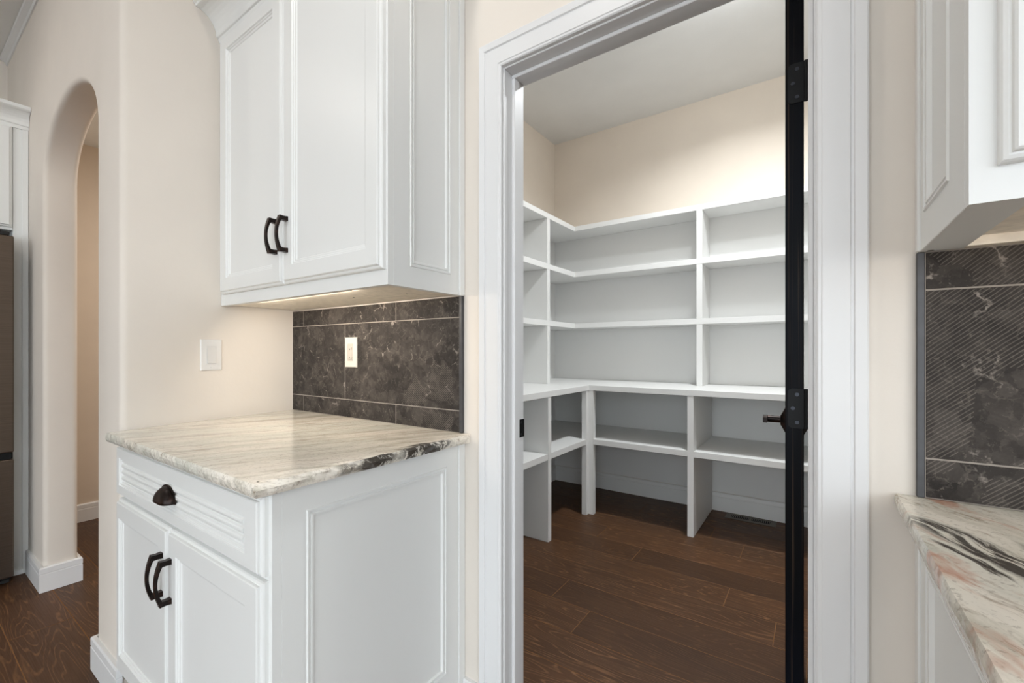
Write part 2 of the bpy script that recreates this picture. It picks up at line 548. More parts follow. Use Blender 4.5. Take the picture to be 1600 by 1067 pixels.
# door wall
S(boxes('wall_back', [(-2.09, JL - 0.02, YW, YI, 0, 3.12), (JR + 0.02, 2.7, YW, YI, 0, 3.12), (JL - 0.02, JR + 0.02, YW, YI, HZ + 0.02, 3.12)], 'wall_paint'),
  'cream painted kitchen wall around the pantry doorway', 'wall')
# wall with the light switch (very slightly out of square)
def wl_x(y): return -1.965 + 0.040 * (YW - y) / (YW - 0.47)
V = [(-2.09, 0.595, 0), (wl_x(.595), 0.595, 0), (wl_x(YW), YW, 0), (-2.09, YW, 0)]
V += [(x, y, 3.12) for x, y, z in V]
S(mk('wall_left', V, [(0, 1, 2, 3), (4, 5, 6, 7), (0, 1, 5, 4), (1, 2, 6, 5), (2, 3, 7, 6), (3, 0, 4, 7)], 'wall_paint'),
  'short cream return wall with the light switch beside the counter', 'wall')
# arched wall
def arch_wall():
    xl, xr, zs, b = -3.122, -2.200, 2.03, 0.27
    x0, x1, top = -4.25, -1.925, 3.12
    ya, yb = 0.470, 0.595
    a, cx = (xr - xl) / 2, (xl + xr) / 2
    N = 28
    arc = [(cx - a * math.cos(math.pi * i / N), zs + b * math.sin(math.pi * i / N)) for i in range(N + 1)]
    bm = bmesh.new()
    def pt(x, y, z): return bm.verts.new((x, y, z))
    rows = []
    for y in (ya, yb):
        ax = x1 if y == ya else wl_x(yb)
        d = dict(A=[pt(x, y, z) for x, z in arc], T=[pt(x, y, top) for x, z in arc],
                 lb=pt(xl, y, 0), rb=pt(xr, y, 0), l0=pt(x0, y, 0), lt=pt(x0, y, top), r0=pt(ax, y, 0), rt=pt(ax, y, top))
        bm.faces.new([d['l0'], d['lb'], d['A'][0], d['T'][0], d['lt']])
        bm.faces.new([d['rb'], d['r0'], d['rt'], d['T'][-1], d['A'][-1]])
        for i in range(N): bm.faces.new([d['A'][i], d['A'][i + 1], d['T'][i + 1], d['T'][i]])
        rows.append(d)
    f, g = rows
    pa = [f['lb']] + f['A'] + [f['rb']]; pb = [g['lb']] + g['A'] + [g['rb']]
    for i in range(len(pa) - 1): bm.faces.new([pa[i], pa[i + 1], pb[i + 1], pb[i]])
    bm.faces.new([f['r0'], f['rt'], g['rt'], g['r0']])
    bm.faces.new([f['l0'], f['lt'], g['lt'], g['l0']])
    bmesh.ops.recalc_face_normals(bm, faces=bm.faces[:])
    bm.edges.ensure_lookup_table()
    sel = []
    for P in (pa, pb):
        s = set(P)
        sel += [e for e in bm.edges if e.verts[0] in s and e.verts[1] in s]
    sel += [e for e in bm.edges if set(e.verts) == {f['r0'], f['rt']}]
    bmesh.ops.bevel(bm, geom=list(set(sel)), offset=0.022, segments=5, affect='EDGES', profile=0.5)
    me = bpy.data.meshes.new('wall_arch'); bm.to_mesh(me); bm.free()
    for p in me.polygons: p.use_smooth = True
    try: me.set_sharp_from_angle(angle=math.radians(35))
    except Exception: pass
    me.materials.append(M['wall_paint'])
    o = bpy.data.objects.new('wall_arch', me); col.objects.link(o); reg(o, (0, 0, 0))
    return S(o, 'cream plaster wall with a rounded arched opening to the hall', 'wall')
arch_wall()
# fridge wall, hall, other kitchen walls
S(bx('wall_far_left', -4.25, -4.134, -5.0, 0.47, 0, 3.12, 'wall_paint'), 'cream wall above and behind the refrigerator cabinet', 'wall')
S(bx('wall_hall', -4.31, -4.19, 0.595, 2.6, 0, 3.12, 'hall_paint'), 'tan hall wall seen through the arched opening', 'wall')
S(bx('wall_hall_end', -4.31, -2.1, 2.48, 2.6, 0, 3.12, 'hall_paint'), 'end wall of the hall behind the arch', 'wall')
S(bx('wall_right', 2.58, 2.7, -0.7, YW, 0, 3.12, 'wall_paint'), 'cream right kitchen wall, unseen, length set to limit side light', 'wall')  # unseen wall, its length chosen to limit light from the right
S(bx('wall_light_block', -4.25, -1.7, -3.12, -3.0, 0, 3.12, 'wall_paint'), 'unseen cream wall added to block light from behind left', 'wall')  # wall added behind the camera to cut light on the arch side
# pantry shell
S(bx('wall_pantry_left', -2.1, XPL, YI, YPB, 0, 3.12, 'pantry_paint'), 'cream left wall inside the pantry above the shelves', 'wall')
S(bx('wall_pantry_back', -2.1, XPR + .1, YPB, YPB + 0.1, 0, 3.12, 'pantry_paint'), 'cream back wall inside the pantry above the shelves', 'wall')
S(bx('wall_pantry_right', XPR, XPR + 0.1, YI, YPB, 0, 3.12, 'pantry_paint'), 'cream right wall inside the pantry', 'wall')
S(bx('ceiling', -4.25, 2.7, -5.0, YW, KCEIL, KCEIL + 0.1, 'ceiling_paint'), 'white kitchen ceiling at the upper left', 'ceiling')
S(bx('ceiling_pantry', -2.09, XPR, YI, YPB, PCEIL, PCEIL + 0.1, 'ceiling_paint'), 'plain white pantry ceiling', 'ceiling')
S(bx('ceiling_hall', -4.19, -2.09, 0.595, 2.5, HCEIL, HCEIL + 0.1, 'ceiling_paint'), 'hall ceiling seen through the arch', 'ceiling')

# ceiling trim on arch wall
S(sweep('trim_1', [lambda n, z: (-4.13, 0.47 - n, z), lambda n, z: (-1.93, 0.47 - n, z)],
        [(0, KCEIL - .002), (0, KCEIL - .035), (.006, KCEIL - .035), (.010, KCEIL - .02), (.03, KCEIL - .012), (.034, KCEIL - .002)], 'trim_white'),
  'narrow white moulding where the arched wall meets the ceiling', 'trim')

# baseboards: two stepped boards
BBH = 0.122
BBP = [(0, 0.001), (.015, 0.001), (.015, .086), (.0135, .088), (.0135, .090), (.015, .092), (.015, BBH - .006), (.011, BBH), (0, BBH)]
def bb(name, pts, label):
    o = sweep(name, pts, BBP, 'trim_white')
    return S(o, label, 'baseboard')
bb('baseboard_arch_left', [lambda n, z: (-3.46, .47 - n, z), lambda n, z: (-3.122 + n, .47 - n, z), lambda n, z: (-3.122 + n, .595 + n, z), lambda n, z: (-3.3, .595 + n, z)],
   'white baseboard wrapped around the left pier of the arch')
bb('baseboard_arch_right', [lambda n, z: (-2.3, .595 + n, z), lambda n, z: (-2.200 - n, .595 + n, z), lambda n, z: (-2.200 - n, .47 - n, z), lambda n, z: (-1.925 + n * .9, .47 - n, z), lambda n, z: (-1.9255 + n * .9, .4725, z)],
   'white baseboard wrapped around the pier beside the base cabinet')
bb('baseboard_hall', [lambda n, z: (-4.19 + n, .60, z), lambda n, z: (-4.19 + n, 2.48, z)], 'white baseboard along the hall wall behind the arch')
PB = [(0, 0.001), (.015, 0.001), (.015, .10), (.013, .103), (.013, .108), (.015, .11), (.012, .128), (.006, .135), (0, .135)]
S(sweep('baseboard_pantry', [lambda n, z: (XPL + .01 + n, 1.26, z), lambda n, z: (XPL + .01 + n, YPB - .01 - n, z), lambda n, z: (XPR, YPB - .01 - n, z)], PB, 'shelf_white'),
  'white baseboard under the lower pantry shelves', 'baseboard')
bb('baseboard_back_strip', [lambda n, z: (-0.94, YW - n, z), lambda n, z: (-0.862, YW - n, z)], 'short white baseboard between base cabinet and door casing')

# door casing + jambs
tr = thing('trim_2', ((JL + JR) / 2, YW, 0), 'white moulded casing and jamb around the pantry doorway', 'door frame', kind='structure')
CP = [(0, 0), (0, .012), (.003, .015), (.008, .0155), (.010, .0175), (.054, .0175), (.056, .0145), (.060, .0145), (.062, .019), (.080, .021), (.083, .018), (.083, 0)]
def cas(name, side):
    V, Fc = [], []
    # m: distance outward from opening edge, n: thickness from the wall
    R = 0.004
    def at(m, n):
        if side == 'L': return [(JL - R - m, YW - n, 0.001), (JL - R - m, YW - n, HZ + R + m)]
        if side == 'R': return [(JR + R + m, YW - n, 0.001), (JR + R + m, YW - n, HZ + R + m)]
        return [(JL - R - m, YW - n, HZ + R + m), (JR + R + m, YW - n, HZ + R + m)]
    for e in (0, 1): V += [at(m, n)[e] for m, n in CP]
    P = len(CP)
    for k in range(P): Fc.append((k, (k + 1) % P, P + (k + 1) % P, P + k))
    Fc += [tuple(range(P)), tuple(range(P, 2 * P))]
    return mk(name, V, Fc, 'trim_white', tr)
cas('side_casing', 'L'); cas('side_casing', 'R'); cas('head_casing', 'T')
jy0, jy1 = YW - .001, YI + .001
bx('jamb', JL - .02, JL, jy0, jy1, 0, HZ + .02, 'trim_white', tr, bevel=.0015)
bx('jamb', JR, JR + .02, jy0, jy1, 0, HZ + .02, 'trim_white', tr, bevel=.0015)
bx('head_jamb', JL, JR, jy0, jy1, HZ, HZ + .02, 'trim_white', tr, bevel=.0015)
sy0, sy1, st = 1.133, 1.162, 0.011
bx('door_stop', JL, JL + st, sy0, sy1, 0, HZ - st, 'trim_white', tr, bevel=.002)
bx('door_stop', JR - .0105, JR, sy0, sy1, 0, HZ - st, 'trim_white', tr, bevel=.002)
bx('head_stop', JL, JR, sy0, sy1, HZ - st, HZ, 'trim_white', tr, bevel=.002)
for x0, x1, z0, z1 in ((JL - .09, JL - .012, 0, HZ + .085), (JR + .012, JR + .09, 0, HZ + .085), (JL - .012, JR + .012, HZ + .008, HZ + .085)):
    bx('inner_casing', x0, x1, YI, YI + .016, z0, z1, 'trim_white', tr, bevel=.003)
sp = bx('strike_plate', JL, JL + .0016, 1.166, YI + .003, .903, .961, 'black_metal', tr)
sp['label'] = 'black strike plate'
for z in (.913, .951): disc('screw', PX(JL), 1.184, z, .0016, .0024, .0035, 'screw_dark', sp, 10)

# ------------------------------------------------------------------ left upper cabinet
YUF = 0.783
UX0, UX1, UZ0, UZ1 = -1.943, -0.946, 1.36, 2.50
uc = thing('upper_cabinet', ((UX0 + UX1) / 2, YW, UZ0), 'tall white two-door upper cabinet with crown moulding above the lit corner counter', 'cabinet')
REC = 0.0125
boxes('body', [(UX0 + .004, UX1 - .0205, YUF + .02, YW - .002, UZ0 + REC, UZ1 - .002)], 'cabinet_white', uc)
boxes('face_frame', [(UX0, UX0 + .03, YUF, YUF + .02, UZ0, UZ1), (UX1 - .040, UX1, YUF, YUF + .02, UZ0, UZ1),
                     (UX0 + .03, UX1 - .04, YUF, YUF + .02, UZ0, UZ0 + .045), (UX0 + .03, UX1 - .04, YUF, YUF + .02, 2.38, UZ1)], 'cabinet_white', uc)
bx('bottom_panel', UX0 + .006, UX1 - .022, YUF + .021, YT - .0005, UZ0 + REC - .008, UZ0 + REC - .0005, 'maple', uc)
for x, y in ((-1.30, .93), (-1.08, .97)):
    V = [(x + .0035 * math.cos(i * math.pi / 5), y + .0035 * math.sin(i * math.pi / 5), UZ0 + REC - .0085) for i in range(10)]
    V += [(a, b, c - .001) for a, b, c in V]
    mk('screw', V, [tuple(range(10)), tuple(range(10, 20))] + [(i, (i + 1) % 10, 10 + (i + 1) % 10, 10 + i) for i in range(10)], 'black_metal', uc)
MIDU = -1.447
for (u0, u1, hu) in ((-1.912, MIDU - .002, MIDU - .034), (MIDU + .002, -.953, MIDU + .032)):
    d = panel_door('door', FR(YUF), u0, u1, 1.402, 2.392, uc, fw=0.058)
    bow_pull(FR(YUF), hu, 1.560 if hu < MIDU else 1.558, d)
def end_panel(B, name, u0, u1, v0, v1, p0, p1, q0, q1, parent, n=0.0):
    """flat end panel with recessed moulded field p0..p1 x q0..q1"""
    L = [(u0, u1, v0, v1, n - .0195), (u0, u1, v0, v1, n - .001), (u0 + .001, u1 - .001, v0 + .001, v1 - .001, n)]
    for i, k in ((0, 0), (.0015, .003), (.005, .003), (.0065, -.002), (.010, -.002), (.012, .0015), (.017, .0008), (.0195, -.006)):
        L.append((p0 + i, p1 - i, q0 + i, q1 - i, n + k))
    o = rects(name, B, L, 'cabinet_white', parent, cap=False)
    i = .0195
    rects('center_panel', B, [(p0 + i, p1 - i, q0 + i, q1 - i, n - .010), (p0 + i, p1 - i, q0 + i, q1 - i, n - .006)], 'cabinet_white', o)
    return o
end_panel(PX(UX1), 'side_panel', YUF + .0205, 1.069, UZ0, UZ1, .862, 1.029, 1.420, 2.36, uc)
bx('scribe_strip', UX1 - .012, UX1 + .004, 1.0695, YW - .0005, UZ0, UZ1, 'cabinet_white', uc, bevel=.002)
# crown
CR = [(0, 2.398), (.008, 2.398), (.010, 2.404), (.012, 2.412), (.017, 2.414)]
for i in range(9):
    a = math.pi / 2 * i / 8
    CR.append((.019 + .066 * (1 - math.cos(a)), 2.418 + .072 * math.sin(a)))
CR += [(.090, 2.491), (.092, 2.497), (.100, 2.500), (.100, 2.530), (0, 2.530)]
sweep('crown_moulding', [lambda n, z: (wl_x(YUF - n) + .001, YUF - T * 0 - n, z), lambda n, z: (UX1 + n, YUF - n, z), lambda n, z: (UX1 + n, YW - .001, z)], CR, 'cabinet_white', uc)
lb = bx('light_bar', -1.74, -1.14, YUF + .0205, YUF + .027, UZ0 + .0004, UZ0 + .0042, 'lamp_housing', uc, bevel=.0003)
area('strip_light', (-1.44, YUF + .0278, UZ0 + .0022), .60, .004, STRIP_W, (1.0, .88, .74), lb, rot=(math.radians(42), 0, 0))

# ------------------------------------------------------------------ left base cabinet
YBF = 0.477
BX0, BX1, BZ1 = -1.922, -0.945, 0.8835
bc = thing('base_cabinet', ((BX0 + BX1) / 2, YW, 0), 'white base cabinet with one drawer over two doors under the corner granite counter', 'cabinet')
bx('body', BX0 + .004, BX1 - .0205, YBF + .02, YW - .002, .10, BZ1, 'cabinet_white', bc)
bx('toe_kick', BX0 + .004, BX1 - .03, YBF + .08, YBF + .10, 0, .10, 'cabinet_white', bc)
boxes('face_frame', [(BX0, BX0 + .03, YBF, YBF + .02, .10, BZ1), (BX1 - .040, BX1, YBF, YBF + .02, .10, BZ1), (BX0 + .03, BX1 - .04, YBF, YBF + .02, .10, .14),
                     (BX0 + .03, BX1 - .04, YBF, YBF + .02, .67, .72), (BX0 + .03, BX1 - .04, YBF, YBF + .02, .855, BZ1)], 'cabinet_white', bc)
DU0, DU1, MIDB = -1.915, -0.957, -1.466
# drawer front with reeded field
L = inset_loops(DU0, DU1, .702, .872, EDGE)
p0, p1, q0, q1 = DU0 + .034, DU1 - .062, .741, .831
for i, k in ((0, 0), (.0015, -.0035), (.006, -.0035), (.0075, -.0062), (.013, -.0062), (.0145, -.0085)):
    L.append((p0 + i, p1 - i, q0 + i, q1 - i, T + k))
dr = rects('drawer', FR(YBF), L, 'cabinet_white', bc, cap=True)
for k in range(3):
    zc = q0 + .0255 + k * .0195
    V = []
    for u in (p0 + .016, p1 - .016):
        for dz, dn in ((-.0075, 0), (-.006, .0035), (-.002, .0052), (.002, .0052), (.006, .0035), (.0075, 0)):
            V.append(FR(YBF)(u, zc + dz, T - .0085 + dn))
    mk('reed', V, [tuple(range(6)), tuple(range(6, 12))] + [(i, (i + 1) % 6, 6 + (i + 1) % 6, 6 + i) for i in range(6)], 'cabinet_white', dr)
cup_pull(FR(YBF), -1.463, .770, dr, n0=T - .003)
for (u0, u1, hu, lf) in ((DU0, MIDB - .002, MIDB - .034, .030), (MIDB + .002, DU1, MIDB + .030, None)):
    d = panel_door('door', FR(YBF), u0, u1, .122, .692, bc, fw=0.060, left=lf)
    bow_pull(FR(YBF), hu, .560, d, L=.122)
end_panel(PX(BX1), 'side_panel', YBF + .0205, 1.064, .001, BZ1 - .001, .553, 1.010, .178, .822, bc)
bx('scribe_strip', BX1 - .012, BX1 + .004, 1.0645, YW - .0005, .001, BZ1 - .001, 'cabinet_white', bc, bevel=.002)

# ------------------------------------------------------------------ countertops
def slab(name, outline, rough, z0, z1, mat, label):
    """outline: ccw corner list; rough[i]: chisel amplitude of edge i"""
    pts, amp, nrm = [], [], []
    n = len(outline)
    for i in range(n):
        a, b = Vector(outline[i]), Vector(outline[(i + 1) % n])
        d = (b - a); ln = d.length; d.normalize()
        k = max(1, int(ln / 0.012)) if rough[i] else 1
        for j in range(k):
            pts.append(a + d * ln * j / k); amp.append(rough[i]); nrm.append(Vector((d.y, -d.x)))
    N = len(pts)
    V, Fc = [], []
    rows = [(-.016, z1, 0), (-.002, z1 - .0005, .8), (.0, z1 - .006, 1), (.001, z1 - .013, 1.0), (.0, z0 + .008, 1.0), (-.003, z0, .8)]
    for r, (off, z, am) in enumerate(rows):
        for i in range(N):
            nn = nrm[i]
            if (i > 0 and nrm[i - 1] != nn) or i == 0:
                m = (nrm[i - 1] + nn)
                nn = m / max(.5, m.length_squared / 2)
            A = max(amp[i], 0) * am
            q = pts[i]
            ns = noise.noise(Vector((q.x * 22, q.y * 22, z * 45 + 3))) + .6 * noise.noise(Vector((q.x * 70, q.y * 70, z * 90)))
            w = off if amp[i] else (off if r == 0 else 0)
            p = q + nn * (w + A * ns)
            zz = z - (abs(noise.noise(Vector((q.x * 40, q.y * 40, 9)))) * .004 * (1 if amp[i] > .0025 else .3) if r in (1, 2) and amp[i] else 0)
            V.append((p.x, p.y, zz))
    for r in range(len(rows) - 1):
        for i in range(N):
            a, b = r * N + i, r * N + (i + 1) % N
            Fc.append((a, b, b + N, a + N))
    Fc.append(tuple(range(N))); Fc.append(tuple(range((len(rows) - 1) * N, len(rows) * N)))
    o = mk(name, V, Fc, mat)
    return tag(o, label, 'countertop')
slab('countertop', [(-1.913, .430), (-.920, .430), (-.920, YT + .010), (wl_x(YT) + .001, YT + .010), (wl_x(.52) + .001, .52), (-1.913, .462)],
     [.0018, .0055, 0, 0, 0, .001], .8845, .914, 'granite_left', 'cream and grey streaked granite counter with chiselled edge above the drawer')
slab('countertop', [(.122, .415), (1.55, .415), (1.55, YT + .010), (.122, YT + .010)], [.0015, 0, 0, .0012], .8845, .914, 'granite_right',
     'streaked granite counter with black veins and rust patches at the right edge')

# ------------------------------------------------------------------ backsplashes
def splash(x0, x1, joints_mid, joints_out, ztop, label, edge_side):
    o = bx('backsplash', x0, x1, YT + .0011, YW - .0005, .9145, ztop, 'grout')
    tag(o, label, 'backsplash')
    g = .0016
    for z0, z1, js in ((.9145, .986, joints_out), (.986, 1.291, joints_mid), (1.291, ztop, joints_out)):
        xs = [x0] + [j for j in js if x0 < j < x1] + [x1]
        for a, b in zip(xs, xs[1:]):
            bx('tile', a + g, b - g, YT, YT + .008, z0 + g, z1 - g, 'slate_tile', o, bevel=.0007)
    if edge_side > 0: e = bx('edge_trim', x1, x1 + .011, YT - .0015, YW - .0005, .9145, ztop, 'edge_metal', o, bevel=.001)
    else: e = bx('edge_trim', x0 - .011, x0, YT - .0015, YW - .0005, .9145, ztop, 'edge_metal', o, bevel=.001)
    e['label'] = 'grey metal edge strip'
    return o
splash(-1.963, -.957, [-1.571], [-1.875, -1.265], UZ0 - .0002, 'dark grey brown stone tile backsplash under the left upper cabinet', 1)
splash(.162, 1.5, [.775, 1.385], [.465, 1.08], UZ0 - .0002, 'dark slate tile backsplash with diagonal combed grooves right of the doorway', -1)

# ------------------------------------------------------------------ switches
def plate(name, B, u, v, label, cat, kind):
    PM, IM = ('plate_white', 'insert_white') if kind == 'rocker' else ('plate_toned', 'insert_toned')
    o = rects(name, B, [(u - .0375, u + .0375, v - .060, v + .060, 0), (u - .0375, u + .0375, v - .060, v + .060, .003), (u - .035, u + .035, v - .0575, v + .0575, .0055)], PM, None)
    tag(o, label, cat)
    fr_ = rects('insert_frame', B, [(u - .0172, u + .0172, v - .0345, v + .0345, .005), (u - .0172, u + .0172, v - .0345, v + .0345, .0066), (u - .0155, u + .0155, v - .0328, v + .0328, .0066), (u - .0155, u + .0155, v - .0328, v + .0328, .0056)], IM, o)
    if kind == 'rocker':
        V = []
        for du in (-.0152, .0152):
            for (dv, n) in ((-.0325, .0056), (-.0325, .0105), (0, .0085), (.0325, .0062), (.0325, .0056)):
                V.append(B(u + du, v + dv, n))
        Fc = [(0, 1, 2, 3, 4), (5, 6, 7, 8, 9)] + [(i, (i + 1) % 5, 5 + (i + 1) % 5, 5 + i) for i in range(5)]
        mk('rocker', V, Fc, IM, o)
    else:
        rects('button', B, [(u - .0095, u + .0095, v - .028, v + .020, .0056), (u - .009, u + .009, v - .0275, v + .0195, .0085)], IM, o)
        disc('indicator', B, u, v + .012, .0085, .0092, .0022, 'screw_dark', o, 10)
        disc('indicator', B, u, v - .022, .0085, .0092, .0016, 'screw_dark', o, 10)
        rects('slider', B, [(u + .011, u + .0145, v - .02, v + .01, .0056), (u + .0112, u + .0143, v - .0198, v + .0098, .0075)], PM, o)
    for dv in (-.048, .048): disc('screw', B, u, v + dv, .0054, .0064, .0032, PM, o, 10)
    return o
sw_y = .746
plate('light_switch', lambda u, v, n: (wl_x(u) + n, u, v), sw_y, 1.166, 'white rocker light switch on the cream side wall', 'switch', 'rocker')
plate('dimmer_switch', FR(YT), -1.527, 1.176, 'white wall control plate on the dark tile backsplash', 'switch', 'dimmer')

# ------------------------------------------------------------------ right upper / base cabinet
RX0, RX1, YRF = .154, 1.15, .764
ru = thing('upper_cabinet', ((RX0 + RX1) / 2, YW, UZ0), 'white upper cabinet cut off by the right edge of the picture', 'cabinet')
bx('body', RX0 + .0205, RX1, YRF + .02, YW - .002, UZ0 + .022, UZ1, 'cabinet_white', ru)
boxes('face_frame', [(RX0, RX0 + .045, YRF, YRF + .02, UZ0, UZ1), (RX1 - .04, RX1, YRF, YRF + .02, UZ0, UZ1), (RX0 + .045, RX1 - .04, YRF, YRF + .02, UZ0, UZ0 + .045), (RX0 + .045, RX1 - .04, YRF, YRF + .02, 2.42, UZ1)], 'cabinet_white', ru, edges=None)
boxes('bottom_rail', [(RX0 + .0194, RX0 + .058, YRF + .0205, YT - .002, UZ0 + .0002, UZ0 + .022), (RX0 + .058, RX1, YRF + .0205, YRF + .035, UZ0 + .0002, UZ0 + .022)], 'cabinet_white', ru)
bx('bottom_panel', RX0 + .059, RX1 - .01, YRF + .036, YT - .020, UZ0 + .016, UZ0 + .0215, 'maple', ru)
bx('back_rail', RX0 + .059, RX1 - .01, YT - .0195, YW - .001, UZ0 + .0003, UZ0 + .0215, 'maple', ru)
rm = (RX0 + .02 + RX1 - .012) / 2
for (u0, u1, hu) in ((RX0 + .024, rm - .002, rm - .034), (rm + .002, RX1 - .012, rm + .034)):
    d = panel_door('door', FR(YRF), u0, u1, 1.402, 2.41, ru, fw=.058)
    bow_pull(FR(YRF), hu, 1.56, d)
end_panel(MX(RX0), 'side_panel', YRF + .0205, 1.069, UZ0, UZ1, .860, 1.030, 1.420, 2.36, ru)
bx('scribe_strip', RX0 - .004, RX0 + .012, 1.0695, YW - .0005, UZ0, UZ1, 'cabinet_white', ru, bevel=.002)
lb2 = bx('light_bar', RX0 + .1, RX1 - .1, YRF + .0355, YRF + .042, UZ0 + .003, UZ0 + .014, 'lamp_housing', ru, bevel=.001)
area('strip_light', ((RX0 + RX1) / 2, YRF + .0428, UZ0 + .0085), .78, .010, STRIP_W * .2, (1.0, .88, .74), lb2, rot=(math.radians(78), 0, 0))
sweep('crown_moulding', [lambda n, z: (RX0 - n, YW - .001, z), lambda n, z: (RX0 - n, YRF - n, z), lambda n, z: (RX1, YRF - n, z)], CR, 'cabinet_white', ru)

rb = thing('base_cabinet', (.65, YW, 0), 'white base cabinet under the veined counter right of the doorway', 'cabinet')
bx('body', RX0 + .0205, 1.5, YBF + .02, YW - .002, .10, BZ1, 'cabinet_white', rb)
bx('toe_kick', RX0 + .03, 1.5, YBF + .08, YBF + .10, 0, .10, 'cabinet_white', rb)
boxes('face_frame', [(RX0, RX0 + .045, YBF, YBF + .02, .10, BZ1), (1.46, 1.5, YBF, YBF + .02, .10, BZ1), (RX0 + .045, 1.46, YBF, YBF + .02, .10, .14), (RX0 + .045, 1.46, YBF, YBF + .02, .84, BZ1)], 'cabinet_white', rb)
end_panel(MX(RX0), 'side_panel', YBF + .0205, 1.064, .001, BZ1 - .001, .556, 1.010, .178, .822, rb)
bx('scribe_strip', RX0 - .004, RX0 + .012, 1.0645, YW - .0005, .001, BZ1 - .001, 'cabinet_white', rb, bevel=.002)
for a, b, hu in ((RX0 + .024, .835, .80), (.839, 1.49, .87)):
    d = panel_door('door', FR(YBF), a, b, .122, .865, rb, fw=.06)
    bow_pull(FR(YBF), hu, .73, d)

# ------------------------------------------------------------------ pantry door
HX, HY = JR - .006, YI + .004
dt = .0445
door = thing('door_1', (HX, HY, 0), 'black stained wooden pantry door standing open, seen edge on', 'door', kind='structure')
DW, DH = .752, 2.030
# local frame: hinge edge faces -Y, slab runs into the pantry (+Y); built at world place then swung slightly
SX1 = -.0232; SX0 = -.0595
rsl = [(SX0, SX1)]
bx('slab', SX0, SX1, HY, HY + DW, .010, DH, 'ebony_stain', door, bevel=.0025, seg=2)
def hinge(z):
    h = .0455
    V, Fc = [], []
    # rounded leaf on the door edge
    prof = []
    xa, xb, r = SX0 + .005, SX1 + .0075, .010
    prof += [(xb, z - h), (xb, z + h)]
    for i in range(6):
        a = math.pi / 2 + math.pi / 2 * i / 5
        prof.append((xa + r + r * math.cos(a), z + h - r + r * math.sin(a)))
    for i in range(6):
        a = math.pi + math.pi / 2 * i / 5
        prof.append((xa + r + r * math.cos(a), z - h + r + r * math.sin(a)))
    for y in (HY - .0024, HY - .0002): V += [(x, y, zz) for x, zz in prof]
    P = len(prof)
    Fc = [tuple(range(P)), tuple(range(P, 2 * P))] + [(k, (k + 1) % P, P + (k + 1) % P, P + k) for k in range(P)]
    o = mk('hinge', V, Fc, 'black_metal', door)
    o['label'] = 'black butt hinge leaf'
    for dx, dz in ((.017, .032), (.009, 0), (.017, -.032)):
        disc('screw', FR(HY), SX0 + dx + .006, z + dz, .0024, .0032, .0042, 'screw_dark', o, 12)
    B = lambda u, v, n: (u, HY - .004 + v, n)
    disc('knuckle', lambda u, v, n: (SX1 + .004 + u, HY - .001 + v, n), 0, 0, z - h, z + h, .0045, 'black_metal', o, 14)
for z in (.25, 1.049, 1.795): hinge(z)
hy = HY + DW - .062
def latch_side(sgn, x):
    hd = thing_part = None
    B = (lambda u, v, n: (x + sgn * n, u, v))
    V, Fc = [], []
    L = [(hy - .030, hy + .030, .878, .986, 0), (hy - .030, hy + .030, .878, .986, .006), (hy - .028, hy + .028, .884, .980, .009), (hy - .022, hy + .022, .902, .958, .019), (hy - .016, hy + .016, .914, .946, .026)]
    p_ = rects('handle_plate', B, L, 'oiled_bronze', door)
    disc('handle_neck', B, hy, .930, .020, .074, .0125, 'oiled_bronze', p_, 18)
    # lever pointing back towards the hinges
    V = []
    for k in range(9):
        s = k / 8
        yy = hy + .012 - s * .060
        w = .0125 - .003 * s; t_ = .007
        zc = .930 + .004 * math.sin(s * math.pi)
        V += [B(yy, zc - w, .066), B(yy, zc - w, .066 + 2 * t_), B(yy, zc + w, .066 + 2 * t_), B(yy, zc + w, .066)]
    Fc = [(4 * k + i, 4 * k + (i + 1) % 4, 4 * k + 4 + (i + 1) % 4, 4 * k + 4 + i) for k in range(8) for i in range(4)] + [(0, 1, 2, 3), (32, 33, 34, 35)]
    mk('lever', V, Fc, 'oiled_bronze', p_, bevel=0)
latch_side(-1, SX0); latch_side(1, SX1)
door.rotation_euler = (0, 0, math.radians(1.9))

# ------------------------------------------------------------------ pantry shelving
TH = .038
XL, YB = -1.36, 2.945        # front planes of the deep lower units
XU, YU = -1.655, 3.31        # front planes of the shallow upper shelves
YS = 1.24                    # near end of the left wing
XE = XPR - .002
PXL, PYB = XPL + .0005, YPB - .0005
low = thing('lower_shelving', (-1.0, 3.2, 0), 'white lower pantry cubbies standing on the wood floor below the deep shelf', 'shelving')
for y0 in (YS, 1.80, 2.362):
    bx('upright', PXL + .026, XL, y0, y0 + TH, .001, .8965, 'shelf_white', low, bevel=.001)
for x0 in (-.677, .03, .62, XE - TH):
    bx('upright', x0, x0 + TH, YB, PYB - .026, .001, .8965, 'shelf_white', low, bevel=.001)
bx('corner_post', XL - TH, XL, YB - TH + .003, YB + .003, .001, .8965, 'shelf_white', low, bevel=.001)
bx('corner_post', XL + .0005, XL + TH, YB, YB + TH, .001, .8965, 'shelf_white', low, bevel=.001)
ZL0, ZL1 = .508, .546
for a, b in ((YS + TH, 1.80), (1.80 + TH, 2.362), (2.362 + TH, YB - TH + .003)):
    bx('shelf', PXL + .011, XL - .002, a, b, ZL0, ZL1, 'shelf_white', low, bevel=.001)
bx('shelf', PXL + .011, XL - TH - .001, YB - TH + .003, PYB - .011, ZL0, ZL1, 'shelf_white', low)
bx('shelf', XL - TH - .001, XL + .0005, YB + .003, PYB - .011, ZL0, ZL1, 'shelf_white', low)
for a, b in ((XL + TH, -.677), (-.677 + TH, .03), (.03 + TH, .62), (.62 + TH, XE - TH)):
    bx('shelf', a, b, YB + .002, PYB - .011, ZL0, ZL1, 'shelf_white', low, bevel=.001)
bx('shelf', XL + .0005, XL + TH, YB + TH, PYB - .011, ZL0, ZL1, 'shelf_white', low)
